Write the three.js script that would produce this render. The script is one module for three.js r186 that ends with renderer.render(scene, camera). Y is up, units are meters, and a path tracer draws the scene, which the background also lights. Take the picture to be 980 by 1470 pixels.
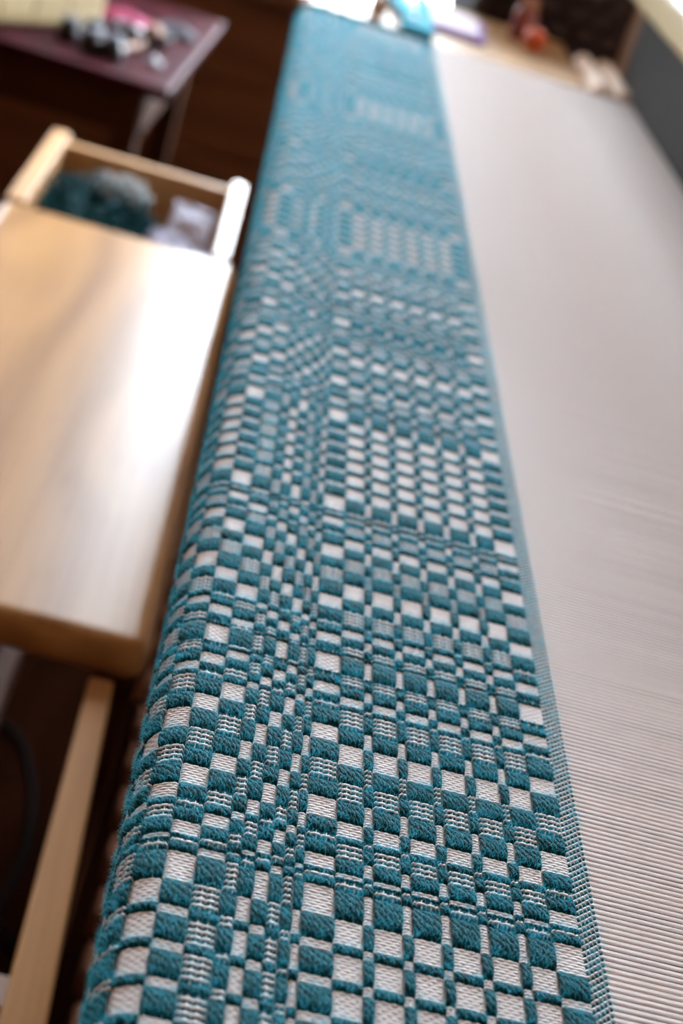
import * as THREE from 'three';
import { RoundedBoxGeometry } from 'three/addons/geometries/RoundedBoxGeometry.js';
import { mergeGeometries } from 'three/addons/utils/BufferGeometryUtils.js';
import { RectAreaLightUniformsLib } from 'three/addons/lights/RectAreaLightUniformsLib.js';

// ---------------------------------------------------------------- camera, sky, lights, exposure
const renderer = new THREE.WebGLRenderer({ antialias: true });
renderer.toneMapping = THREE.LinearToneMapping;
renderer.toneMappingExposure = 2.2;
renderer.shadowMap.enabled = true;
RectAreaLightUniformsLib.init();
const scene = new THREE.Scene();
scene.background = new THREE.Color().setRGB(6, 6.4, 6.8);

const camera = new THREE.PerspectiveCamera(35.588, 980 / 1470, 0.02, 60);
{ // orientation: rows are the world axes seen from the camera
  const X = [0.95850973, -0.25919821, -0.11863975], Y = [0.28469848, 0.84949686, 0.44418674], Z = [-0.01434831, -0.45953386, 0.88804434];
  camera.position.set(0, 1.127, 0);
  const m = new THREE.Matrix4().set(X[0], X[1], X[2], 0, Y[0], Y[1], Y[2], 0, Z[0], Z[1], Z[2], 0, 0, 0, 0, 1);
  camera.quaternion.setFromRotationMatrix(m);
  camera.focus = 0.462;
  camera.userData.fStop = 9.5;
}
scene.add(camera);

function daylight(w, h, x, y, z, tx, ty, tz, k, rgb = [0.93, 0.97, 1.0]) {
  const l = new THREE.RectAreaLight(new THREE.Color().setRGB(...rgb), k, w, h);
  l.position.set(x, y, z); l.lookAt(tx, ty, tz); l.name = 'window_daylight';
  scene.add(l);
}
daylight(2.23, 1.92, 1.073, 1.583, -3.0615, 1.073, 1.583, 0, 11.0, [0.81, 0.965, 1.13]);     // the window behind the loom
daylight(0.73, 1.38, -0.95, 1.60, -3.0615, -0.95, 1.60, 0, 5.0, [0.81, 0.965, 1.13]);   // the window left of it
daylight(1.18, 0.98, 2.6615, 1.6, -0.3, 0, 1.6, -0.3, 1.0, [0.81, 0.965, 1.13]);          // a window in the right wall

// ---------------------------------------------------------------- helpers
let seed = 12345;
const rnd = () => { seed = (seed * 1664525 + 1013904223) >>> 0; return seed / 4294967296; };
const rr = (a, b) => a + (b - a) * rnd();
const used = {};
function numbered(n) { const k = used[n] = (used[n] ?? -1) + 1; return k ? n + '_' + String(k).padStart(3, '0') : n; }
function tag(o, label, category, group, kind) {
  o.userData = { ...o.userData, ...(label && { label }), ...(category && { category }), ...(group && { group }), ...(kind && { kind }) };
  return o;
}
function thing(name, label, category, pos = [0, 0, 0], turn = 0, group) {
  const g = new THREE.Group(); g.name = numbered(name); g.position.set(...pos); g.rotation.y = turn; scene.add(g);
  return tag(g, label, category, group);
}
function mesh(name, geo, mat, parent, pos) {
  const m = new THREE.Mesh(geo, mat); m.name = numbered(name); m.castShadow = m.receiveShadow = true;
  if (pos) m.position.set(...pos);
  (parent ?? scene).add(m); return m;
}
function struct(name, geo, mat, parent, pos) {
  const m = mesh(name, geo, mat, parent, pos); m.name = name; if (!parent) m.userData.kind = 'structure'; return m;
}
// board: a box with rounded edges, uv in metres with v along the grain (its longest side)
function board(w, h, d, r = 0.003, seg = 2) {
  const g = new RoundedBoxGeometry(w, h, d, seg, Math.min(r, w * .49, h * .49, d * .49)); g.clearGroups();
  const p = g.attributes.position, n = g.attributes.normal, uv = g.attributes.uv, dims = [w, h, d], L = dims.indexOf(Math.max(w, h, d));
  const ox = rnd() * 3, oy = rnd() * 3;
  for (let i = 0; i < p.count; i++) {
    const a = [Math.abs(n.getX(i)), Math.abs(n.getY(i)), Math.abs(n.getZ(i))], k = a.indexOf(Math.max(...a)), q = [p.getX(i), p.getY(i), p.getZ(i)];
    const rest = [0, 1, 2].filter((j) => j !== k), v = rest.includes(L) ? L : rest[1], u = rest.find((j) => j !== v);
    uv.setXY(i, q[u] + ox, q[v] + oy);
  }
  return g;
}
// periodic value noise
function noiseGrid(n, s) { let k = s >>> 0; const a = new Float32Array(n * n); for (let i = 0; i < a.length; i++) { k = (k * 1664525 + 1013904223) >>> 0; a[i] = k / 4294967296; } return a; }
const NG = noiseGrid(256, 77);
function pnoise(x, y, px, py) {
  const xi = Math.floor(x), yi = Math.floor(y), fx = x - xi, fy = y - yi, sx = fx * fx * (3 - 2 * fx), sy = fy * fy * (3 - 2 * fy);
  const g = (i, j) => NG[(((i % px) + px) % px & 255) + 256 * (((j % py) + py) % py & 255)];
  const a = g(xi, yi), b = g(xi + 1, yi), c = g(xi, yi + 1), d = g(xi + 1, yi + 1);
  return (a + (b - a) * sx) * (1 - sy) + (c + (d - c) * sx) * sy;
}
const toS = (c) => 255 * (c <= 0.0031308 ? 12.92 * c : 1.055 * Math.pow(c, 1 / 2.4) - 0.055);
function texture(w, h, fn, srgb = true, rx = 1, ry = 1) {
  const d = new Uint8Array(w * h * 4);
  for (let y = 0; y < h; y++) for (let x = 0; x < w; x++) {
    const c = fn(x / w, y / h), o = 4 * (x + w * y);
    for (let k = 0; k < 3; k++) d[o + k] = Math.max(0, Math.min(255, srgb ? toS(Math.max(0, c[k])) : 255 * c[k]));
    d[o + 3] = 255;
  }
  const t = new THREE.DataTexture(d, w, h); t.wrapS = t.wrapT = THREE.RepeatWrapping; t.magFilter = THREE.LinearFilter; t.minFilter = THREE.LinearMipmapLinearFilter; t.generateMipmaps = true;
  if (srgb) t.colorSpace = THREE.SRGBColorSpace; t.repeat.set(rx, ry); t.needsUpdate = true; return t;
}
// wood: grain runs along v; one tile is size metres wide and 2*size long
function wood(dark, light, o = {}) {
  const { size = 0.35, rough = 0.45, fig = 1, clear = 0, off = 0, fine = 0.35 } = o;
  const map = texture(512, 512, (u, v) => {
    const w = pnoise(u * 4 + off, v * 3, 4, 3), w2 = pnoise(u * 9 + 3, v * 5 + off, 9, 5);
    const ring = 0.5 + 0.5 * Math.sin(6.2832 * (u * 5 + 1.6 * w * fig + 0.5 * w2 * fig));
    const fib = pnoise(u * 170, v * 7, 170, 7), pore = pnoise(u * 240 + 9, v * 16, 240, 16);
    let t = 0.45 * ring + 0.35 * w + fine * (fib - 0.5) + 0.12;
    if (pore > 0.86) t -= 0.16;
    t = Math.max(0, Math.min(1, t));
    return [0, 1, 2].map((k) => dark[k] + (light[k] - dark[k]) * t);
  }, true, 1 / size, 1 / (2 * size));
  const m = new THREE.MeshPhysicalMaterial({ map, roughness: rough, specularIntensity: o.spec ?? 1, clearcoat: clear, clearcoatRoughness: 0.22 });
  return m;
}
const plain = (rgb, rough = 0.7, extra = {}) => new THREE.MeshPhysicalMaterial({ color: new THREE.Color().setRGB(...rgb), roughness: rough, ...extra });

const M = {
  birch: wood([0.23, 0.102, 0.028], [0.46, 0.245, 0.085], { rough: 0.30, spec: .36, fig: 1.2, fine: .2 }),
  birchMatt: wood([0.36, 0.185, 0.070], [0.50, 0.275, 0.115], { rough: 0.5, off: 4, fine: .3, spec: .2 }),
  pine: wood([0.30, 0.18, 0.085], [0.42, 0.27, 0.145], { rough: 0.5, off: 2, spec: .2 }),
  maple: wood([0.60, 0.45, 0.33], [0.74, 0.58, 0.44], { rough: 0.5, off: 11 }),
  pale: wood([0.40, 0.30, 0.14], [0.50, 0.40, 0.21], { rough: 0.45, off: 5 }),
  brown: wood([0.10, 0.035, 0.012], [0.22, 0.085, 0.03], { rough: 0.55, off: 1 }),
  treadle: wood([0.08, 0.030, 0.013], [0.14, 0.056, 0.026], { rough: 0.7, off: 7, spec: .1 }),
  loom: wood([0.26, 0.13, 0.05], [0.40, 0.22, 0.10], { rough: 0.5, off: 3 }),
  wall: wood([0.080, 0.026, 0.008], [0.135, 0.048, 0.016], { rough: 0.7, size: .5, spec: .3 }),
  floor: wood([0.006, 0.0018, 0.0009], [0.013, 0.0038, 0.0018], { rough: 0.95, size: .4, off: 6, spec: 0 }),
  mahogany: wood([0.020, 0.003, 0.005], [0.042, 0.007, 0.009], { rough: 0.5, off: 8, spec: .06 }),
  dark: wood([0.030, 0.010, 0.004], [0.055, 0.020, 0.008], { rough: 0.7, off: 1, spec: .2 }),
  walnut: wood([0.20, 0.11, 0.06], [0.30, 0.18, 0.11], { rough: 0.5, off: 9 }),
  ceiling: wood([0.16, 0.09, 0.045], [0.24, 0.14, 0.07], { rough: 0.7, size: .5, off: 3 }),
  steel: plain([0.45, 0.45, 0.46], 0.32, { metalness: 1 }),
};
const box = (w, h, d) => new THREE.BoxGeometry(w, h, d);

// ---------------------------------------------------------------- the room
{
  const X0 = -1.5, X1 = 2.6, Z0 = -3.0, Z1 = 1.3, Hh = 2.9, T = 0.12;
  const W = (x0, x1, y0, y1, z0, z1) => { const g = board(x1 - x0, y1 - y0, z1 - z0, 0.001, 1); g.translate((x0 + x1) / 2, (y0 + y1) / 2, (z0 + z1) / 2); return g; };
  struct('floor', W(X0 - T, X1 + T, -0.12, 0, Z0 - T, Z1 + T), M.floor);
  struct('ceiling', W(X0 - T, X1 + T, Hh, Hh + .12, Z0 - T, Z1 + T), M.ceiling);
  const wx0 = -0.055, wx1 = 2.195, wy0 = 0.618, wy1 = 2.55;
  // far wall round the window; boards are laid on its face
  const vx0 = -1.325, vx1 = -0.575, vy0 = 0.90, vy1 = 2.30;
  struct('wall_far', mergeGeometries([W(X0 - T, vx0, 0, Hh, Z0 - T, Z0 - .014), W(vx1, wx0, 0, Hh, Z0 - T, Z0 - .014), W(vx0, vx1, 0, vy0, Z0 - T, Z0 - .014), W(vx0, vx1, vy1, Hh, Z0 - T, Z0 - .014), W(wx1, X1 + T, 0, Hh, Z0 - T, Z0 - .014), W(wx0, wx1, 0, wy0, Z0 - T, Z0 - .014), W(wx0, wx1, wy1, Hh, Z0 - T, Z0 - .014)]), M.wall);
  const far = scene.getObjectByName('wall_far');
  for (let k = 0; k < 20; k++) {
    const y = k * 0.144 + .072;
    let parts = [[X0, X1]];
    const cut = (a, b) => { parts = parts.flatMap(([p, q]) => [[p, Math.min(q, a)], [Math.max(p, b), q]]).filter(([p, q]) => q - p > .02); };
    if (y > wy0 - .08 && y < wy1 + .08) cut(wx0 - .03, wx1 + .03);
    if (y > vy0 - .08 && y < vy1 + .08) cut(vx0 - .03, vx1 + .03);
    for (const [a, b] of parts) mesh('plank', board(b - a, 0.139, 0.016, .003), M.wall, far, [(a + b) / 2, y, Z0 - .008]);
  }
  struct('wall_left', W(X0 - T, X0, 0, Hh, Z0, Z1), M.wall);
  struct('wall_back', W(X0 - T, X1 + T, 0, Hh, Z1, Z1 + T), M.wall);
  const ry0 = 1.1, ry1 = 2.1, rz0 = -0.9, rz1 = 0.3;
  struct('wall_right', mergeGeometries([W(X1, X1 + T, 0, ry0, Z0, Z1), W(X1, X1 + T, ry1, Hh, Z0, Z1), W(X1, X1 + T, ry0, ry1, Z0, rz0), W(X1, X1 + T, ry0, ry1, rz1, Z1)]), M.wall);
  function win(name, along, c, w, h, mull) {
    const g = new THREE.Group(); g.name = name; g.userData.kind = 'structure'; scene.add(g); g.position.set(...c); g.rotation.y = along;
    const fr = [];
    for (const s of [-1, 1]) { const a = board(.022, h + .04, .1, .004); a.translate(s * (w / 2 + .008), 0, 0); fr.push(a); const b = board(w + .04, .03, .1, .004); b.translate(0, s * (h / 2 + .012), 0); fr.push(b); }
    mesh('window_frame', mergeGeometries(fr), M.brown, g);
    for (const m of mull) mesh('mullion', board(.018, h, .04, .003), M.brown, g, [m, 0, -.02]);
    mesh('pane', box(w, h, .002), new THREE.MeshPhysicalMaterial({ color: 0xffffff, roughness: 0, transmission: 1, thickness: 0, ior: 1.45 }), g, [0, 0, -.045]);
  }
  win('window_1', 0, [(wx0 + wx1) / 2, (wy0 + wy1) / 2, Z0 - .02], wx1 - wx0 - .01, wy1 - wy0 - .01, [-.88, -.42, .04, .5, .92]);
  win('window_3', 0, [(vx0 + vx1) / 2, (vy0 + vy1) / 2, Z0 - .02], vx1 - vx0 - .01, vy1 - vy0 - .01, [0]);
  win('window_2', -Math.PI / 2, [X1 + .02, (ry0 + ry1) / 2, (rz0 + rz1) / 2], rz1 - rz0 - .01, ry1 - ry0 - .01, [0]);
}

// ---------------------------------------------------------------- the cloth's draft
const Y0 = 0.85, FELL = 0.152, XF = 0.031, RB = 0.0125, UF = FELL - XF;
const E = 0.3176 / 273, ZC = -0.4438;                     // spacing of the warp ends; middle of a repeat
const HALF = [[2, 1], [3, 1], [4, 4], [1, 5], [2, 4], [3, 3], [4, 8], [1, 7], [2, 9], [3, 8], [4, 7], [1, 8], [2, 6], [3, 3], [4, 5], [1, 5], [2, 2], [3, 1], [4, 3], [1, 10]];
const TABLE = []; for (let k = 0; k < 6; k++) { TABLE.push([2, 8]); if (k < 5) TABLE.push([1, 3]); }
const REPEAT = [...HALF, ...TABLE, ...[...HALF].reverse(), [1, 9]];
const LEN = REPEAT.reduce((s, b) => s + b[1], 0);
// t1..t4: does the pattern weft float over (T), lie under (W) or alternate (H) in threading block 1..4
const RULE = { 1: 'TWTH', 2: 'WTHT', 3: 'THTW', 4: 'HTWT' };
// ends: index 0 nearest the camera
const Z_NEAR = -0.16, Z_FAR = -1.585, Z_FINE = -1.60, Z_MID = -0.85;
const ends = [];
{
  const seq = []; let id = 0;
  for (const [b, n] of REPEAT) { id++; for (let k = 0; k < n; k++) seq.push([b, id]); }
  const nNear = Math.round((Z_NEAR - ZC) / E), nFar = Math.round((ZC - Z_FAR) / E);
  for (let k = -nNear; k <= nFar; k++) {                  // k counts away from the camera, 0 = middle of block 1c
    const j = k - 5, m = ((j % LEN) + LEN) % LEN, turn = Math.floor(j / LEN);
    ends.push({ z: ZC - k * E, b: seq[m][0], id: seq[m][1] + 1000 * turn, odd: ((k % 2) + 2) % 2 });
  }
}
// picks from the fell leftwards: [treadle, number of pattern picks, width]
const TREADLE = [['P', 5, 0.0063], [2, 6, 0.0085]];
for (let k = 0; k < 6; k++) { TREADLE.push([1, 6, k ? 0.0080 : 0.0076]); if (k < 5) TREADLE.push([2, 2, 0.00286]); }
TREADLE.push([2, 6, .0089], [1, 2, .0025], [4, 2, .0031], [3, 3, .0035], [2, 3, .0043], [1, 3, .0040], [4, 3, .0040], [3, 6, .0078], [2, 6, .0080], [1, 6, .0080], [4, 6, .0080], [3, 6, .0085], [2, 6, .0085], [1, 6, .008], [4, 6, .008], [3, 6, .008], [2, 6, .008], [1, 3, .004]);
const picks = []; let uEnd = 0;
TREADLE.forEach(([t, n, w], bi) => { for (let k = 0; k < n; k++) { const pair = t === 'P' || n < 2 ? 0 : ((k % 2) ? -1 : 1) * 0.06; picks.push({ t, bi, u: uEnd + (k + .5 + pair) * w / n, w: w / n }); } uEnd += w; });
const NE = ends.length, NP = picks.length;
// state[pick][end]: 0 warp over (plain), 1 long float, 2 weft dot, 3 warp raised between dots
const state = picks.map((p, pi) => {
  const a = new Uint8Array(NE);
  for (let i = 0; i < NE; i++) {
    if (p.t === 'P') { a[i] = (ends[i].odd + pi) % 2 ? 2 : 3; continue; }
    const r = RULE[p.t][ends[i].b - 1]; a[i] = r === 'T' ? 1 : r === 'H' ? (ends[i].odd ? 3 : 2) : 0;
  }
  return a;
});
const DROP = 0.006, BETA = 0.45;
function place(u) {
  if (u < UF) return { x: FELL - u, y: Y0, nx: 0, ny: 1, tx: -1, ty: 0 };
  const s = u - UF, q = RB * Math.PI / 2;
  if (s < q) { const a = s / RB, S = Math.sin(a), C = Math.cos(a); return { x: XF - RB * S, y: Y0 - RB + RB * C, nx: -S, ny: C, tx: -C, ty: -S }; }
  if (s < q + DROP) return { x: XF - RB, y: Y0 - RB - (s - q), nx: -1, ny: 0, tx: 0, ty: -1 };
  const a = Math.min((s - q - DROP) / RB, BETA), S = Math.sin(a), C = Math.cos(a), l = Math.max(0, s - q - DROP - RB * BETA);
  return { x: XF - RB * C + S * l, y: Y0 - RB - DROP - RB * S - C * l, nx: -C, ny: -S, tx: S, ty: -C };   // inwards to the cloth roll
}
class Builder {
  constructor() { this.p = []; this.n = []; this.t = []; this.i = []; }
  v(u, z, h, nu, nz, nh, a, b) {
    const f = place(u), l = Math.hypot(nu, nz, nh) || 1;
    this.p.push(f.x + f.nx * h, f.y + f.ny * h, z);
    this.n.push((f.tx * nu + f.nx * nh) / l, (f.ty * nu + f.ny * nh) / l, nz / l);
    this.t.push(a, b); return this.p.length / 3 - 1;
  }
  tri(a, b, c) {
    const p = this.p, n = this.n, A = 3 * a, B = 3 * b, C = 3 * c;
    const ux = p[B] - p[A], uy = p[B + 1] - p[A + 1], uz = p[B + 2] - p[A + 2], vx = p[C] - p[A], vy = p[C + 1] - p[A + 1], vz = p[C + 2] - p[A + 2];
    const d = (uy * vz - uz * vy) * (n[A] + n[B]) + (uz * vx - ux * vz) * (n[A + 1] + n[B + 1]) + (ux * vy - uy * vx) * (n[A + 2] + n[B + 2]);
    if (d >= 0) this.i.push(a, b, c); else this.i.push(a, c, b);
  }
  rows(r0, r1, closed) { const k = r0.length; for (let j = 0; j < k - (closed ? 0 : 1); j++) { const m = (j + 1) % k; this.tri(r0[j], r0[m], r1[m]); this.tri(r0[j], r1[m], r1[j]); } }
  geo() {
    const g = new THREE.BufferGeometry();
    g.setAttribute('position', new THREE.BufferAttribute(new Float32Array(this.p), 3));
    g.setAttribute('normal', new THREE.BufferAttribute(new Float32Array(this.n), 3));
    g.setAttribute('uv', new THREE.BufferAttribute(new Float32Array(this.t), 2));
    g.setIndex(new THREE.BufferAttribute(new Uint32Array(this.i), 1)); return g;
  }
}
// a yarn along z (weft): stations [z, h], half width ru, half height rh, sides (closed) or an open arch
function weft(B, u, st, ru, rh, sides, open) {
  let prev = null; const v0 = rnd();
  st.forEach(([z, h, k = 1], q) => {
    const a = st[Math.max(0, q - 1)], b = st[Math.min(st.length - 1, q + 1)], s = b[0] === a[0] ? 0 : (b[1] - a[1]) / (b[0] - a[0]);
    const row = [], m = open ? sides : sides;
    for (let j = 0; j < m; j++) {
      const ph = open ? -0.25 + (Math.PI + .5) * j / (m - 1) : 2 * Math.PI * j / m, c = Math.cos(ph), S = Math.sin(ph);
      row.push(B.v(u + ru * c * k, z, h + rh * S * k, c / ru, -S / rh * s, S / rh, ph / 6.2832, z / 0.0058 + v0));
    }
    if (!open) row.push(B.v(u + ru * k, z, h, 1 / ru, 0, 0, 1, z / 0.0058 + v0));
    if (prev) B.rows(prev, row, false);
    prev = row;
  });
}
const yarnBump = texture(128, 128, (u, v) => {
  const w = .10 * pnoise(u * 4, v * 5, 4, 5), s = Math.pow(Math.abs(Math.sin(Math.PI * (2 * u - 2 * v + w * 3))), 0.6), f = pnoise(u * 26, v * 20, 26, 20);
  const b = 0.7 * s + 0.3 * f; return [b, b, b];
}, false);
const yarnTint = texture(128, 128, (u, v) => {
  const f = pnoise(u * 20 + 5, v * 30, 20, 30), g = pnoise(u * 5, v * 4, 5, 4), k = 0.75 + 0.4 * f + 0.15 * g;
  return [0.0011 * k, 0.043 * k, 0.055 * k];
});
const cottonBump = texture(64, 64, (u, v) => { const s = Math.abs(Math.sin(Math.PI * (2 * u + 2 * v))), b = .6 * s + .4 * pnoise(u * 16, v * 16, 16, 16); return [b, b, b]; }, false);
M.wool = new THREE.MeshPhysicalMaterial({ map: yarnTint, bumpMap: yarnBump, bumpScale: 0.0010, roughness: 0.75, specularIntensity: 0.35, specularColor: new THREE.Color().setRGB(.35, .9, 1), sheen: 1, sheenRoughness: 0.3, sheenColor: new THREE.Color().setRGB(0.04, 0.88, 1.0) });
M.cotton = new THREE.MeshPhysicalMaterial({ color: new THREE.Color().setRGB(0.80, 0.775, 0.77), bumpMap: cottonBump, bumpScale: 0.00008, roughness: 0.8 });
M.cottonWhite = new THREE.MeshPhysicalMaterial({ color: new THREE.Color().setRGB(0.86, 0.85, 0.85), roughness: 0.8 });
// plain weave seen from far: colour stays even, threads are relief
const weaveBump = texture(64, 64, (u, v) => {
  const x = u * 2, y = v * 2, cx = Math.floor(x), cy = Math.floor(y), a = (cx + cy) % 2, fx = x - cx - .5, fy = y - cy - .5;
  const b = a ? Math.cos(fx * 2.6) * (.6 + .4 * Math.cos(fy * 3)) : Math.cos(fy * 2.6) * (.6 + .4 * Math.cos(fx * 3)); return [b, b, b];
}, false);
M.ground = new THREE.MeshPhysicalMaterial({ color: new THREE.Color().setRGB(0.78, 0.76, 0.755), bumpMap: weaveBump, bumpScale: 0.0003, roughness: 0.85 });
M.fuzz = new THREE.MeshPhysicalMaterial({ color: new THREE.Color().setRGB(0.02, 0.74, 0.88), roughness: 1, transmission: 0.5, thickness: 0 });
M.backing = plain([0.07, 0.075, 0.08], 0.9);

// ---------------------------------------------------------------- woven cloth
const FUZZ = 130000;
const cloth = thing('woven_cloth', 'teal and white overshot cloth of checks and tables rolled over the front beam', 'fabric');
{
  const endAt = (i) => ends[i].z;
  // --- ground: fine part lies under the threads, the far part carries the plain weave as relief
  const sheet = (z0, z1, h, nz, ua, ub) => {
    const B = new Builder(); let prev = null; const us = [];
    for (let u = 0; u < UF; u += .01) us.push(u); for (let k = 0; k <= 14; k++) us.push(UF + RB * Math.PI / 2 * k / 14); const v0 = UF + RB * Math.PI / 2 + DROP; for (let k = 0; k <= 5; k++) us.push(v0 + RB * BETA * k / 5); us.push(uEnd, v0 + .36);
    for (const u of us.filter((x) => x >= ua && x <= ub)) { const row = []; for (let k = 0; k <= nz; k++) { const z = z0 + (z1 - z0) * k / nz; row.push(B.v(u, z, h, 0, 0, 1, z / (2 * E), u / .0027)); } if (prev) B.rows(prev, row); prev = row; }
    return B.geo();
  };
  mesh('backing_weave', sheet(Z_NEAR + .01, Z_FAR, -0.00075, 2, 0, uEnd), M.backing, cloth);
  mesh('ground_weave', sheet(Z_NEAR, Z_FAR, -0.0002, 2, uEnd, 1), M.ground, cloth);
  {
    const f = place(UF + RB * Math.PI / 2 + DROP + .36), r = .045, g = new THREE.CylinderGeometry(r, r, Z_NEAR - Z_FAR, 48); g.rotateX(Math.PI / 2);
    mesh('cloth_roll', g, M.ground, cloth, [f.x - f.nx * r, f.y - f.ny * r, (Z_NEAR + Z_FAR) / 2]);
  }
  // --- warp ends, fine part
  const BW = new Builder(), BT = new Builder();
  let fine = 0; while (fine < NE && ends[fine].z > Z_FINE) fine++;
  const hWarp = (i, k) => { const s = state[k][i]; return s === 1 ? -0.00045 : s === 2 ? -0.0003 : s === 3 ? (picks[k].t === 'P' ? 0.00055 : 0.00075) : 0.00012; };
  for (let i = 0; i < fine; i++) {
    let prev = null; const z = endAt(i), jz = rr(-.00006, .00006), r = 0.00046;
    const st = [];
    for (let k = 0; k < NP; k++) {
      const h = hWarp(i, k); st.push([picks[k].u, h]);
      if (k + 1 < NP && (z > Z_MID || picks[k].t === 'P')) {
        const up = (ends[i].odd + k) % 2, a = state[k][i], b = state[k + 1][i];
        let ht = up ? 0.00022 : -0.00006; if (a === 1 || b === 1) ht = -0.0005; else if (a === 3 && b === 3) ht = picks[k].t === 'P' ? 0 : up ? 0.00072 : 0.0003; else if (a === 2 || b === 2) ht = -.0001;
        st.push([(picks[k].u + picks[k + 1].u) / 2, ht]);
      }
    }
    st.unshift([0, 0.0002]);
    for (let q = st.length - 2; q > 0; q--) if (st[q][1] < -.0004 && st[q - 1][1] < -.0004 && st[q + 1][1] < -.0004 && q % 4) st.splice(q, 1);
    const nv = z < Z_MID ? 3 : 4;
    for (let q = 0; q < st.length; q++) {
      const [u, h] = st[q], a = st[Math.max(0, q - 1)], b = st[Math.min(st.length - 1, q + 1)], s = (b[1] - a[1]) / (b[0] - a[0]);
      const row = [];
      for (let j = 0; j < nv; j++) { const ph = -.15 + (Math.PI + .3) * j / (nv - 1), c = Math.cos(ph), S = Math.sin(ph); row.push(BW.v(u, z + jz + r * c, h + r * .8 * S, -S * s, c, S, j / 6, u / .002)); }
      if (prev) BW.rows(prev, row); prev = row;
    }
  }
  // --- tabby weft, fine part: one fine pick between two pattern picks
  for (let k = 0; k + 1 < NP; k++) {
    if (picks[k].t === 'P') continue;
    const u = (picks[k].u + picks[k + 1].u) / 2, r = 0.00017;
    for (let i = 0; i < fine; i++) {
      if ((ends[i].odd + k) % 2) continue;                  // this end is over the binding weft
      const a = state[k][i], b = state[k + 1][i], z = endAt(i);
      if (z < Z_MID - .1 || (a === 1 && b === 1)) continue;                     // buried under the floats
      const h = a === 1 || b === 1 ? 0.0004 : a >= 2 && b >= 2 ? 0.00102 : 0.00052, lo = h - .0009;
      let prev = null;
      for (const [dz, hh] of [[.46 * E, lo], [0, h], [-.46 * E, lo]]) {
        const row = []; for (let j = 0; j < 3; j++) { const ph = Math.PI * j / 2, c = Math.cos(ph), S = Math.sin(ph); row.push(BT.v(u + r * c, z + dz, hh + r * .8 * S, c, 0, S, j / 4, (z + dz) / .002)); }
        if (prev) BT.rows(prev, row); prev = row;
      }
    }
  }
  tag(mesh('warp_yarn', BW.geo(), M.cotton, cloth), null, null, null, 'stuff');
  tag(mesh('binding_yarn', BT.geo(), M.cottonWhite, cloth), null, null, null, 'stuff');
  // --- pattern floats
  const cells = new Map(), BD = new Builder(), BF = new Builder();
  for (let k = 0; k < NP; k++) {
    const p = picks[k], s = state[k], W = p.w;
    for (let i = 0; i < NE;) {
      if (s[i] === 2) {                                     // a dot over one end
        const z = endAt(i), f = i < fine, hh = p.t === 'P' ? .00045 : .0004;
        if (f && z < Z_MID) weft(BD, p.u, [[z + .7 * E, -.0006], [z, hh * .8], [z - .7 * E, -.0006]], W * .5, .0004, 3, true);
        else if (f) weft(BD, p.u, [[z + .8 * E, -.0006], [z + .3 * E, hh * .75], [z - .3 * E, hh * .75], [z - .8 * E, -.0006]], W * (p.t === 'P' ? .42 : .5), .00042, 4, true);
        else weft(BD, p.u, [[z + .65 * E, -.0003], [z, -.00002], [z - .65 * E, -.0003]], W * .5, .0003, 3, true);
        i++; continue;
      }
      if (s[i] !== 1) { i++; continue; }
      let j = i; while (j + 1 < NE && s[j + 1] === 1) j++;
      const f = i < fine, n = j - i + 1, zn = endAt(i) + (f ? .95 : .75) * E, zf = endAt(j) - (f ? .95 : .75) * E;
      const peak = (zf < Z_MID ? .0001 + .0003 * Math.min(1, n / 9) : f ? 0.0004 + 0.0008 * Math.min(1, n / 9) : .0001 + .0004 * Math.min(1, n / 9)) + rr(-.0001, .0001), L = zn - zf, du = rr(-.00006, .00006);
      const m = zf < Z_MID ? Math.max(4, Math.min(6, n)) : Math.max(5, Math.min(14, n + 2)), st = [];
      for (let q = 0; q <= m; q++) {
        const t = q / m, w = 1 - Math.pow(Math.abs(2 * t - 1), 3.2);
        st.push([zn - L * t, -0.0008 + (peak + .0008) * w, .82 + .18 * w]);
      }
      const key = (f ? '' : 'f') + p.bi + '/' + ends[i].id;
      let c; if (f) { c = cells.get(key); if (!c) cells.set(key, c = { B: new Builder(), z: (zn + zf) / 2, u: p.u, n: 0 }); c.n += n; }
      weft(f ? c.B : BF, p.u + du, st, W * .60, .00056, zf > Z_MID ? 7 : 4, true);
      i = j + 1;
    }
  }
  const list = [...cells.values()].sort((a, b) => (b.u < UF + .022) - (a.u < UF + .022) || (b.n * (b.z + 1.2) ** 2 * (b.z < -.25 ? 1 : .0)) - (a.n * (a.z + 1.2) ** 2 * (a.z < -.25 ? 1 : .0)));
  const rest = [BF.geo(), BD.geo()];
  list.forEach((c, q) => { if (q < 300) mesh('pattern_float', c.B.geo(), M.wool, cloth); else rest.push(c.B.geo()); });
  tag(mesh('pattern_weft', mergeGeometries(rest), M.wool, cloth), null, null, null, 'stuff');
  // --- wool fuzz: fine loose hairs standing off the teal floats
  {
    const hair = (lean, az, L) => {
      const pts = [], rad = [.000024, .00002, .000012], n = 3; const P = [], I = [];
      for (let q = 0; q < n; q++) { const t = q / (n - 1), a = lean * (.4 + .8 * t); pts.push([Math.sin(a) * t * L * Math.cos(az), Math.cos(a) * t * L, Math.sin(a) * t * L * Math.sin(az)]); }
      pts.forEach(([x, y, z], q) => { for (let j = 0; j < 3; j++) { const f = 2.094 * j; P.push(x + rad[q] * Math.cos(f), y, z + rad[q] * Math.sin(f)); } });
      for (let q = 0; q + 1 < n; q++) for (let j = 0; j < 3; j++) { const m = (j + 1) % 3, a = 3 * q; I.push(a + j, a + m, a + 3 + m, a + j, a + 3 + m, a + 3 + j); }
      const g = new THREE.BufferGeometry(); g.setAttribute('position', new THREE.BufferAttribute(new Float32Array(P), 3)); g.setIndex(I); g.computeVertexNormals(); return g;
    };
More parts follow.
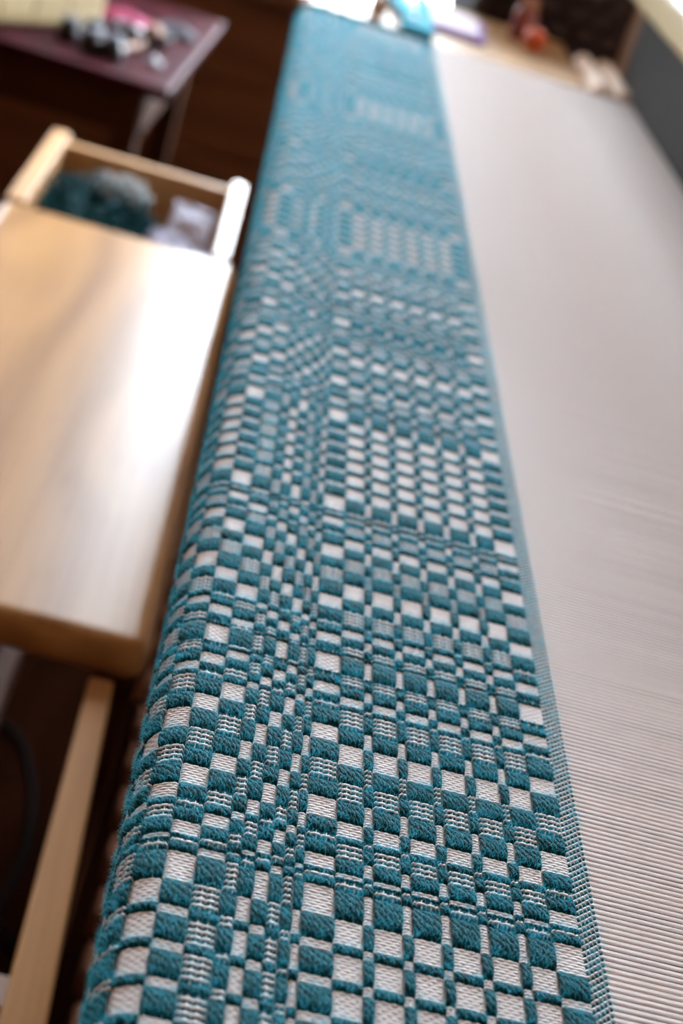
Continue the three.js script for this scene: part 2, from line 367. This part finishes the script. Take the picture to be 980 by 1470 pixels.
    const tuft = []; for (let q = 0; q < 4; q++) { const g = hair(.22 + .17 * q, q * 1.7 + .3, .0009 + .0004 * q); g.translate(.0003 * Math.cos(q * 2.4), 0, .0004 * Math.sin(q * 2.4)); tuft.push(g); }
    const N = FUZZ, inst = new THREE.InstancedMesh(mergeGeometries(tuft), M.fuzz, N), m = new THREE.Matrix4(), Q = new THREE.Quaternion(), Y = new THREE.Vector3(0, 1, 0), q2 = new THREE.Quaternion(), sc = new THREE.Vector3();
    for (let c = 0; c < N;) {
      const k = Math.floor(rnd() * NP), i = Math.floor(rnd() * NE), st = state[k][i];
      if (st === 0 || st === 3 || picks[k].u > UF + .024) continue;
      const f = place(picks[k].u + rr(-.5, .5) * picks[k].w), h = st === 1 ? (i < fine ? .0009 : .0003) : .0002, s = rr(.6, 1.5);
      Q.setFromUnitVectors(Y, new THREE.Vector3(f.nx, f.ny, 0)); q2.setFromAxisAngle(Y, rnd() * 6.283); Q.multiply(q2);
      m.compose(new THREE.Vector3(f.x + f.nx * h, f.y + f.ny * h, endAt(i) + rr(-.5, .5) * E), Q, sc.set(s, s, s)); inst.setMatrixAt(c++, m);
    }
    inst.name = numbered('wool_fuzz'); inst.castShadow = inst.receiveShadow = true; cloth.add(inst); tag(inst, null, null, null, 'stuff');
  }
  // dark teal corded selvage at the far side
  const BS = new Builder();
  for (let c = 0; c < 2; c++) { let prev = null; for (let q = 0; q <= 60; q++) { const u = .002 + (UF + .03) * q / 60, row = []; for (let j = 0; j <= 8; j++) { const ph = 2 * Math.PI * j / 8; row.push(BS.v(u, Z_FAR - .0015 - c * .002 + .0022 * Math.cos(ph), .001 + c * .001 + .0022 * Math.sin(ph) + .0008 * Math.sin(q * .9 + c), 0, Math.cos(ph), Math.sin(ph), j / 8, u / .0032)); } if (prev) BS.rows(prev, row); prev = row; } }
  mesh('selvage_cord', BS.geo(), M.wool, cloth);
}

// ---------------------------------------------------------------- warp between cloth and reed
const warp = thing('warp_sheet', 'taut pale grey warp threads stretched from the cloth to the dark reed', 'warp threads');
{
  const L = 0.47, g = new THREE.CylinderGeometry(.00045, .00045, L, 7, 1, true); g.rotateZ(Math.PI / 2); g.translate(L / 2 - .0015, 0, 0);
  const restG = []; let made = 0;
  ends.forEach((e, i) => {
    const o = new THREE.Object3D(); o.position.set(FELL, Y0 + (e.odd ? -.00018 : .0002), e.z); o.rotation.z = rr(-.0008, .0008); o.rotation.y = (e.odd ? -.0012 : .0012) + rr(-.0012, .0012); o.updateMatrix();
    if (e.z < -.26 && made < 300) { made++; const m = mesh('warp_thread', g, M.cotton, warp); m.position.copy(o.position); m.rotation.copy(o.rotation); }
    else { const c = g.clone(); c.applyMatrix4(o.matrix); restG.push(c); }
  });
  tag(mesh('warp_thread', mergeGeometries(restG), M.cotton, warp), null, null, null, 'stuff');
}

// ---------------------------------------------------------------- loom frame
const loom = thing('loom_frame', 'brown wooden loom frame under the cloth with treadles and pale side shelf', 'loom');
{
  const part = (n, w, h, d, x, y, z, m, r) => mesh(n, board(w, h, d, r), m, loom, [x, y, z]);
  // front beam with a rounded edge that carries the cloth
  const s = new THREE.Shape(); s.moveTo(.030, .818); s.lineTo(.0197, .828); s.lineTo(.0197, Y0 - RB); s.absarc(.031, Y0 - RB, .0113, Math.PI, Math.PI / 2, true); s.lineTo(.085, Y0 - .0012); s.lineTo(.085, .800); s.closePath();
  const bg = new THREE.ExtrudeGeometry(s, { depth: 1.62, bevelEnabled: false, curveSegments: 10 }); bg.translate(0, 0, -1.66);
  mesh('front_beam', bg, M.loom, loom);
  part('side_shelf', .222, .03, .25, .206, .833, -1.725, M.pine, .004);
  part('side_rail', 1.1, .09, .035, .62, .748, -1.63, M.loom);
  part('side_rail', 1.1, .09, .035, .62, .748, -.02, M.loom);
  for (const z of [-1.64, -.03]) { part('corner_post', .06, .80, .06, .075, .30 + .1, z, M.loom); part('corner_post', .06, .82, .06, 1.15, .41, z, M.loom); }
  part('floor_rail', 1.1, .07, .04, .62, .06, -1.64, M.brown); part('floor_rail', 1.1, .07, .04, .62, .06, -.03, M.brown);
  part('treadle_beam', .05, .05, 1.58, .95, .08, -.83, M.brown);
  for (let k = 0; k < 12; k++) { const t = part('treadle', .86, .028, .036, .475, .20, -1.60 + k * .066, M.treadle, .004); t.rotation.z = -.03; }
  const peg = new THREE.LatheGeometry([[0, 0], [.006, 0], [.006, .006], [.008, .009], [.0085, .013], [.007, .017], [.004, .019], [0, .0195]].map((a) => new THREE.Vector2(...a)), 16);
  mesh('peg', peg, plain([.45, .33, .27], .8, { specularIntensity: .2 }), loom, [.096, .848, -1.655]);
}

// ---------------------------------------------------------------- beater with the reed
const beater = thing('beater', 'loom beater with dark metal reed and pale yellow handrail across the warp', 'beater');
{
  const zf = -1.70, zn = .0, zc = (zf + zn) / 2, len = zn - zf;
  mesh('handrail', board(.045, .036, len + .12, .008, 3), M.pale, beater, [.362, .949, zc]);
  mesh('lower_rail', board(.018, .04, len - .12, .006, 3), M.pale, beater, [.327, .820, zc + .045]);
  mesh('lower_rail', board(.018, .04, len - .12, .006, 3), M.pale, beater, [.351, .820, zc + .045]);
  for (const x of [.327, .351]) mesh('rail_end', board(.020, .05, .165, .009, 3), M.maple, beater, [x, .833, -1.678]);
  const d = [];
  for (let k = 0; k < 760; k++) { const b = box(.010, .094, .0009); b.translate(.360, .885, zf + .03 + k * .00219); d.push(b); }
  tag(mesh('reed_dent', mergeGeometries(d), plain([.055, .052, .048], .55, { metalness: .6 }), beater), null, null, null, 'stuff');
  const up = mesh('upright', board(.034, 1.05, .03, .005), M.walnut, beater, [.379, 1.10, -1.745]); up.rotation.z = 0;
  mesh('upright', board(.034, 1.05, .03, .005), M.walnut, beater, [.372, 1.10, .04]);
}

// ---------------------------------------------------------------- weaving bench
const bench = thing('weaving_bench', 'light birch loom bench with glossy rounded seat and open trays at both ends', 'bench');
{
  const yT = .60, xa = -.212, xb = .024;
  const part = (n, w, h, d, x, y, z, m = M.birchMatt, r = .003) => mesh(n, board(w, h, d, r), m, bench, [x, y, z]);
  mesh('seat', board(xb - xa + .004, .028, .722, .0125, 5), M.birch, bench, [(xa + xb) / 2, yT - .014, -1.168]);
  // far tray
  part('tray_side', .017, .075, .27, .0075, yT - .0375 + .003, -1.66, M.birch);
  part('tray_side', .02, .075, .27, xa + .012, yT - .0375 + .003, -1.66);
  part('tray_end', xb - xa - .03, .07, .016, (xa + xb) / 2 - .006, yT - .038, -1.775);
  part('tray_floor', xb - xa - .03, .008, .27, (xa + xb) / 2, yT - .072, -1.66);
  // near tray, without a floor
  {
    const r = board(.022, .07, .30, .0025), p = r.attributes.position;               // this rail narrows towards the seat
    for (let i = 0; i < p.count; i++) { const t = .5 - p.getZ(i) / .30; p.setX(i, p.getX(i) * (1 - .33 * t) - .006 * t); }
    mesh('tray_side', r, M.birchMatt, bench, [.0078, .575 - .035, -.655]);
  }
  part('tray_side', .02, .07, .30, xa + .012, .54, -.655);
  part('tray_end', .212, .058, .020, -.1075, .5445, -.5445, M.walnut, .0015);
  part('apron', .016, .09, .50, .004, yT - .075, -1.18, M.dark); part('apron', .016, .09, .50, xa + .02, yT - .075, -1.18, M.dark);
  for (const [x, z] of [[.014, -1.46], [xa + .022, -1.46], [.014, -.90], [xa + .022, -.90]]) part('leg', .022, yT - .03, .05, x, (yT - .03) / 2, z, M.dark);
  const sc = new THREE.SphereGeometry(.0042, 14, 10); sc.scale(1, 1, .5); mesh('screw', sc, M.steel, bench, [.023, .232, -.8745]);
  part('stretcher', .02, .05, .56, -.095, .16, -1.18, M.dark);
}

// ---------------------------------------------------------------- yarn and scraps in the far tray
function tangle(name, label, mat, c, rx, ry, rz, n, r, rmax) {
  const g = [];
  for (let k = 0; k < n; k++) {
    const pts = []; let a = rr(0, 6.28), el = rr(-.2, 1.2), q = rr(.35, 1);
    const ax = new THREE.Vector3(rr(-1, 1), rr(-1, 1), rr(-1, 1)).normalize(), R = rr(.3, 1) * rmax;
    const cx = Math.cos(a) * q * rx, cz = Math.sin(a) * q * rz, cy = Math.max(.1, (1 - q * q)) * ry * rr(.3, 1);
    const e1 = new THREE.Vector3(0, 1, 0).cross(ax).normalize(), e2 = ax.clone().cross(e1);
    for (let t = 0; t < 7; t++) { const w = t / 6 * rr(4, 6.2); const v = e1.clone().multiplyScalar(Math.cos(w) * R).addScaledVector(e2, Math.sin(w) * R * .8); pts.push(new THREE.Vector3(Math.max(-rx, Math.min(rx, cx + v.x)), Math.max(r, cy + v.y), Math.max(-rz, Math.min(rz, cz + v.z)))); }
    g.push(new THREE.TubeGeometry(new THREE.CatmullRomCurve3(pts), 18, r, 5));
  }
  const m = mesh(name, mergeGeometries(g), mat, scene, c); return tag(m, label, 'yarn');
}
const floorY = .6 - .068;
tangle('yarn_tangle', 'tangled heap of teal yarn ends in the bench tray', M.wool, [-.137, floorY + .001, -1.65], .074, .066, .105, 340, .0013, .028);
tangle('yarn_tangle', 'small ball of white yarn ends lying on the teal yarn heap', plain([.55, .58, .58], .9, { specularIntensity: .2 }), [-.115, floorY + .045, -1.70], .034, .018, .022, 60, .0011, .016);
function crumple(w, d, h, seedOff, amp) {
  const g = new THREE.PlaneGeometry(w, d, 28, 28); g.rotateX(-Math.PI / 2); const p = g.attributes.position;
  for (let i = 0; i < p.count; i++) { const x = p.getX(i) / w + .5, z = p.getZ(i) / d + .5; const n = pnoise(x * 5 + seedOff, z * 5, 64, 64) * .6 + pnoise(x * 11 + seedOff, z * 11, 64, 64) * .4; p.setY(i, amp * n + h * Math.sin(Math.PI * Math.min(1, Math.max(0, x))) * Math.sin(Math.PI * Math.min(1, Math.max(0, z)))); p.setX(i, p.getX(i) * (1 - .12 * n)); }
  const under = g.clone(); for (let i = 0; i < p.count; i++) under.attributes.position.setY(i, p.getY(i) - .0012);
  const m = mergeGeometries([g, under]); m.computeVertexNormals(); return m;
}
tag(mesh('crumpled_cloth', crumple(.088, .155, .028, 3, .022), plain([.24, .225, .285], .8, { specularIntensity: .2 }), scene, [-.045, floorY + .003, -1.64]), 'crumpled lilac grey cloth beside the teal yarn in the bench tray', 'cloth');
{
  const g = crumple(.05, .075, .008, 17, .008); g.rotateX(.5); g.rotateZ(-.1);
  tag(mesh('paper_scrap', g, plain([.42, .42, .50], .8, { specularIntensity: .2 }), scene, [-.033, floorY + .036, -1.672]), 'pale bluish paper standing in the right corner of the bench tray', 'paper');
  const t = thing('tape_roll', 'dark grey roll lying on the lilac cloth in the bench tray', 'roll', [-.024, floorY + .028, -1.575], 0);
  const rg = new THREE.LatheGeometry([[.010, 0], [.021, 0], [.0225, .003], [.0225, .014], [.021, .017], [.010, .017], [.010, 0]].map((a) => new THREE.Vector2(...a)), 28);
  mesh('ring', rg, plain([.12, .12, .15], .5), t); mesh('core', new THREE.LatheGeometry([[.008, 0], [.010, 0], [.010, .017], [.008, .017], [.008, 0]].map((a) => new THREE.Vector2(...a)), 24), plain([.25, .24, .25], .7), t, [0, 0, 0]);
}

// ---------------------------------------------------------------- side table far left with its clutter
const TY = .60;
{
  const t = thing('side_table', 'dark glossy reddish side table standing behind the bench', 'table', [-.345, 0, -2.40], -.06);
  mesh('table_top', board(.50, .016, .54, .004, 3), M.mahogany, t, [0, TY - .008, 0]);
  mesh('apron', board(.42, .06, .02), M.dark, t, [0, TY - .055, .22]); mesh('apron', board(.02, .06, .46), M.dark, t, [.21, TY - .055, 0]); mesh('apron', board(.02, .06, .46), M.dark, t, [-.21, TY - .055, 0]);
  for (const x of [-.2, .2]) for (const z of [-.22, .22]) mesh('leg', board(.035, TY - .024, .035, .004), M.dark, t, [x, (TY - .024) / 2, z]);
  mesh('lower_shelf', board(.40, .015, .44), M.mahogany, t, [0, .2, 0]);
  const y = TY + .0005;
  const bx = thing('wooden_box', 'pale wooden slatted box at the left end of the dark table', 'box', [-.372, y, -2.27], .95);
  mesh('box_floor', board(.26, .006, .12), M.pale, bx, [0, .004, 0]);
  for (const s of [-1, 1]) { for (let k = 0; k < 4; k++) mesh('slat', board(.064, .042, .008, .002), M.pale, bx, [-.0975 + k * .065, .0285, s * .062]); mesh('end_board', board(.008, .05, .13, .002), M.pale, bx, [s * .132, .025, 0]); }
  mesh('lid', board(.27, .008, .135, .003), M.pale, bx, [0, .055, 0]);
  const cl = crumple(.085, .075, .012, 8, .012); tag(mesh('folded_cloth', cl, plain([.20, .025, .06], .8, { specularIntensity: .2 }), scene, [-.218, y + .004, -2.41]), 'crumpled magenta cloth on the dark side table', 'cloth').rotation.y = -.35;
  const cup = thing('white_cup', 'small white cup in front of the magenta cloth', 'cup', [-.204, y, -2.33]);
  mesh('bowl', new THREE.LatheGeometry([[0, .001], [.010, .001], [.013, .006], [.016, .022], [.0150, .022], [.012, .007], [0, .004]].map((a) => new THREE.Vector2(...a)), 24), plain([.32, .34, .37], .5, { specularIntensity: .4 }), cup);
  const hd = new THREE.TorusGeometry(.007, .0018, 8, 16, Math.PI); hd.rotateZ(-Math.PI / 2); hd.translate(.0145, .012, 0); mesh('handle', hd, plain([.32, .34, .37], .5, { specularIntensity: .4 }), cup);
  const jarSpots = [[-.268, -2.225, .016, 'leftmost of the small dark glass jars on the table'], [-.238, -2.255, .014, 'dark glass jar standing behind the front row of table jars'], [-.232, -2.195, .015, 'dark glass jar in the middle of the front row of table jars'], [-.203, -2.195, .017, 'dark glass jar at the table edge nearest the tan brush']];
  for (const [x, z, r, label] of jarSpots) {
    const j = thing('glass_jar', label, 'jar', [x, y, z], 0, 'small jars on the dark table');
    mesh('body', new THREE.LatheGeometry([[0, 0], [r, 0], [r * 1.05, .003], [r, .018], [r * .7, .022], [r * .7, .025], [0, .025]].map((a) => new THREE.Vector2(...a)), 20), plain([.015, .014, .016], .3, { specularIntensity: .5 }), j);
    mesh('lid', new THREE.LatheGeometry([[0, .0252], [r * .74, .0252], [r * .76, .027], [r * .74, .031], [0, .032]].map((a) => new THREE.Vector2(...a)), 20), plain([.06, .06, .075], .5, { specularIntensity: .5 }), j);
  }
  const br = thing('hand_brush', 'tan wooden handled brush lying across the dark table', 'brush', [-.183, y, -2.27], 1.25);
  const bh = new THREE.LatheGeometry([[0, 0], [.005, .001], [.007, .02], [.005, .05], [.006, .08], [.004, .092], [0, .094]].map((a) => new THREE.Vector2(...a)), 14); bh.rotateZ(Math.PI / 2); bh.translate(.04, .0072, 0);
  mesh('handle', bh, plain([.12, .045, .015], .7), br); mesh('ferrule', new THREE.CylinderGeometry(.0065, .007, .012, 16).rotateZ(Math.PI / 2).translate(.045, .0072, 0), M.steel, br);
  const bowl = thing('black_bowl', 'black bowl with an orange brown ball on the dark table', 'bowl', [-.162, y, -2.335]);
  mesh('bowl', new THREE.LatheGeometry([[0, .0], [.014, 0], [.024, .010], [.027, .020], [.025, .020], [.021, .010], [0, .004]].map((a) => new THREE.Vector2(...a)), 28), plain([.012, .012, .014], .2), bowl);
  const ob = new THREE.SphereGeometry(.014, 20, 14); ob.scale(1, .9, 1.1); tag(mesh('orange_ball', ob, plain([.20, .065, .02], .6), scene, [-.165, y + .0175, -2.343]), 'orange brown ball resting in the black bowl', 'ball');
  tag(mesh('grey_cloth', crumple(.07, .05, .010, 22, .010), plain([.07, .065, .075], .8, { specularIntensity: .2 }), scene, [-.142, y + .003, -2.44]), 'crumpled grey cloth at the rear right of the dark table', 'cloth').rotation.y = .3;
  const lid = thing('metal_lid', 'small round grey metal lid near the front edge of the dark table', 'lid', [-.148, y, -2.235]);
  mesh('disc', new THREE.LatheGeometry([[0, 0], [.012, 0], [.0125, .004], [.010, .006], [0, .0065]].map((a) => new THREE.Vector2(...a)), 24), plain([.10, .10, .11], .4), lid); mesh('knob', new THREE.SphereGeometry(.003, 12, 8).translate(0, .0085, 0), M.steel, lid);
}

// ---------------------------------------------------------------- on and behind the side shelf
{
  const y = .8485;
  const p1 = thing('purple_booklet', 'lilac booklet with purple border lying on the pale side shelf', 'booklet', [.1785, y, -1.725], -.06);
  mesh('cover', board(.068, .004, .115, .001), plain([.26, .15, .42], .8, { specularIntensity: .2 }), p1, [0, .002, 0]);
  mesh('page', board(.054, .003, .092, .001), plain([.66, .60, .68], .8, { specularIntensity: .2 }), p1, [0, .0055, 0]);
  tag(mesh('orange_ball', new THREE.SphereGeometry(.0125, 20, 14), plain([.62, .10, .015], .5), scene, [.266, y + .0125, -1.725]), 'small bright orange ball on the pale side shelf', 'ball');
  const j = thing('spice_jar', 'dark red brown jar with lid behind the orange ball', 'jar', [.256, y, -1.775]);
  mesh('body', new THREE.LatheGeometry([[0, 0], [.012, 0], [.013, .003], [.013, .030], [.009, .035], [0, .035]].map((a) => new THREE.Vector2(...a)), 20), plain([.20, .035, .015], .3), j);
  mesh('lid', new THREE.CylinderGeometry(.0105, .0105, .010, 20).translate(0, .0405, 0), plain([.30, .12, .05], .4), j);
  // dark wicker hamper
  const h = thing('wicker_hamper', 'dark brown woven hamper standing behind the side shelf', 'basket', [.375, 0, -2.02]);
  const w = .33, d = .30, Hh = 1.02, mat = plain([.030, .017, .013], .8, { specularIntensity: .3 }), mat2 = plain([.016, .010, .009], .8, { specularIntensity: .3 });
  mesh('liner', board(w - .02, Hh - .04, d - .02, .02, 3), mat2, h, [0, Hh / 2 - .01, 0]);
  const strip = [];
  for (let k = 0; k < 46; k++) for (let q = 0; q < 22; q++) { const up = (k + q) % 2 ? .004 : -.001, x = -w / 2 + (q + .5) * w / 22, b = box(w / 22 * 1.05, .018, .006); b.translate(x, .02 + k * .0215, d / 2 - .006 + up); strip.push(b); }
  for (let k = 0; k < 46; k++) for (let q = 0; q < 20; q++) { const up = (k + q) % 2 ? .004 : -.001, z = -d / 2 + (q + .5) * d / 20, b = box(.006, .018, d / 20 * 1.05); b.translate(-w / 2 + .006 - up, .02 + k * .0215, z); strip.push(b); }
  tag(mesh('wicker_weave', mergeGeometries(strip), mat, h), null, null, null, 'stuff');
  mesh('rim', board(w + .01, .03, d + .01, .012, 3), mat, h, [0, Hh, 0]);
}
// ---------------------------------------------------------------- teal clip at the far end of the fell
{
  const c = thing('tension_clip', 'teal two armed clip with a round rivet at the far edge of the cloth', 'clip', [.128, .8515, -1.612], 0);
  const teal = plain([.010, .26, .36], .8, { specularIntensity: .15 });
  for (const [x0, z0, x1, z1, wd] of [[.012, .012, -.022, -.20, .022], [.016, .010, .018, -.20, .014]]) {
    const L = Math.hypot(x1 - x0, z1 - z0), g = board(wd, .006, L, .0028, 2), m = mesh('arm', g, teal, c, [(x0 + x1) / 2, .004, (z0 + z1) / 2]); m.rotation.y = Math.atan2(x0 - x1, z0 - z1);
  }
  mesh('jaw', board(.034, .007, .03, .003), teal, c, [.006, .0045, .004]);
  mesh('rivet', new THREE.CylinderGeometry(.006, .006, .010, 20), plain([.30, .42, .46], .6, { specularIntensity: .3 }), c, [.002, .006, -.022]);
}
// ---------------------------------------------------------------- cable on the floor under the near tray
{
  const pts = [[-.35, .006, -1.50], [-.2, .006, -1.51], [-.08, .006, -1.49], [-.045, .006, -1.42], [-.028, .006, -1.33], [-.03, .006, -1.25], [-.05, .006, -1.17], [-.11, .006, -1.10], [-.12, .006, -1.22], [-.06, .006, -1.21], [.0, .006, -1.14], [.02, .006, -1.06]].map((a) => new THREE.Vector3(...a));
  tag(mesh('power_cord', new THREE.TubeGeometry(new THREE.CatmullRomCurve3(pts), 90, .0035, 8), plain([.002, .002, .002], .7, { specularIntensity: .05 }), scene), 'black cord curled on the dark floor under the bench', 'cord');
}
renderer.render(scene, camera);
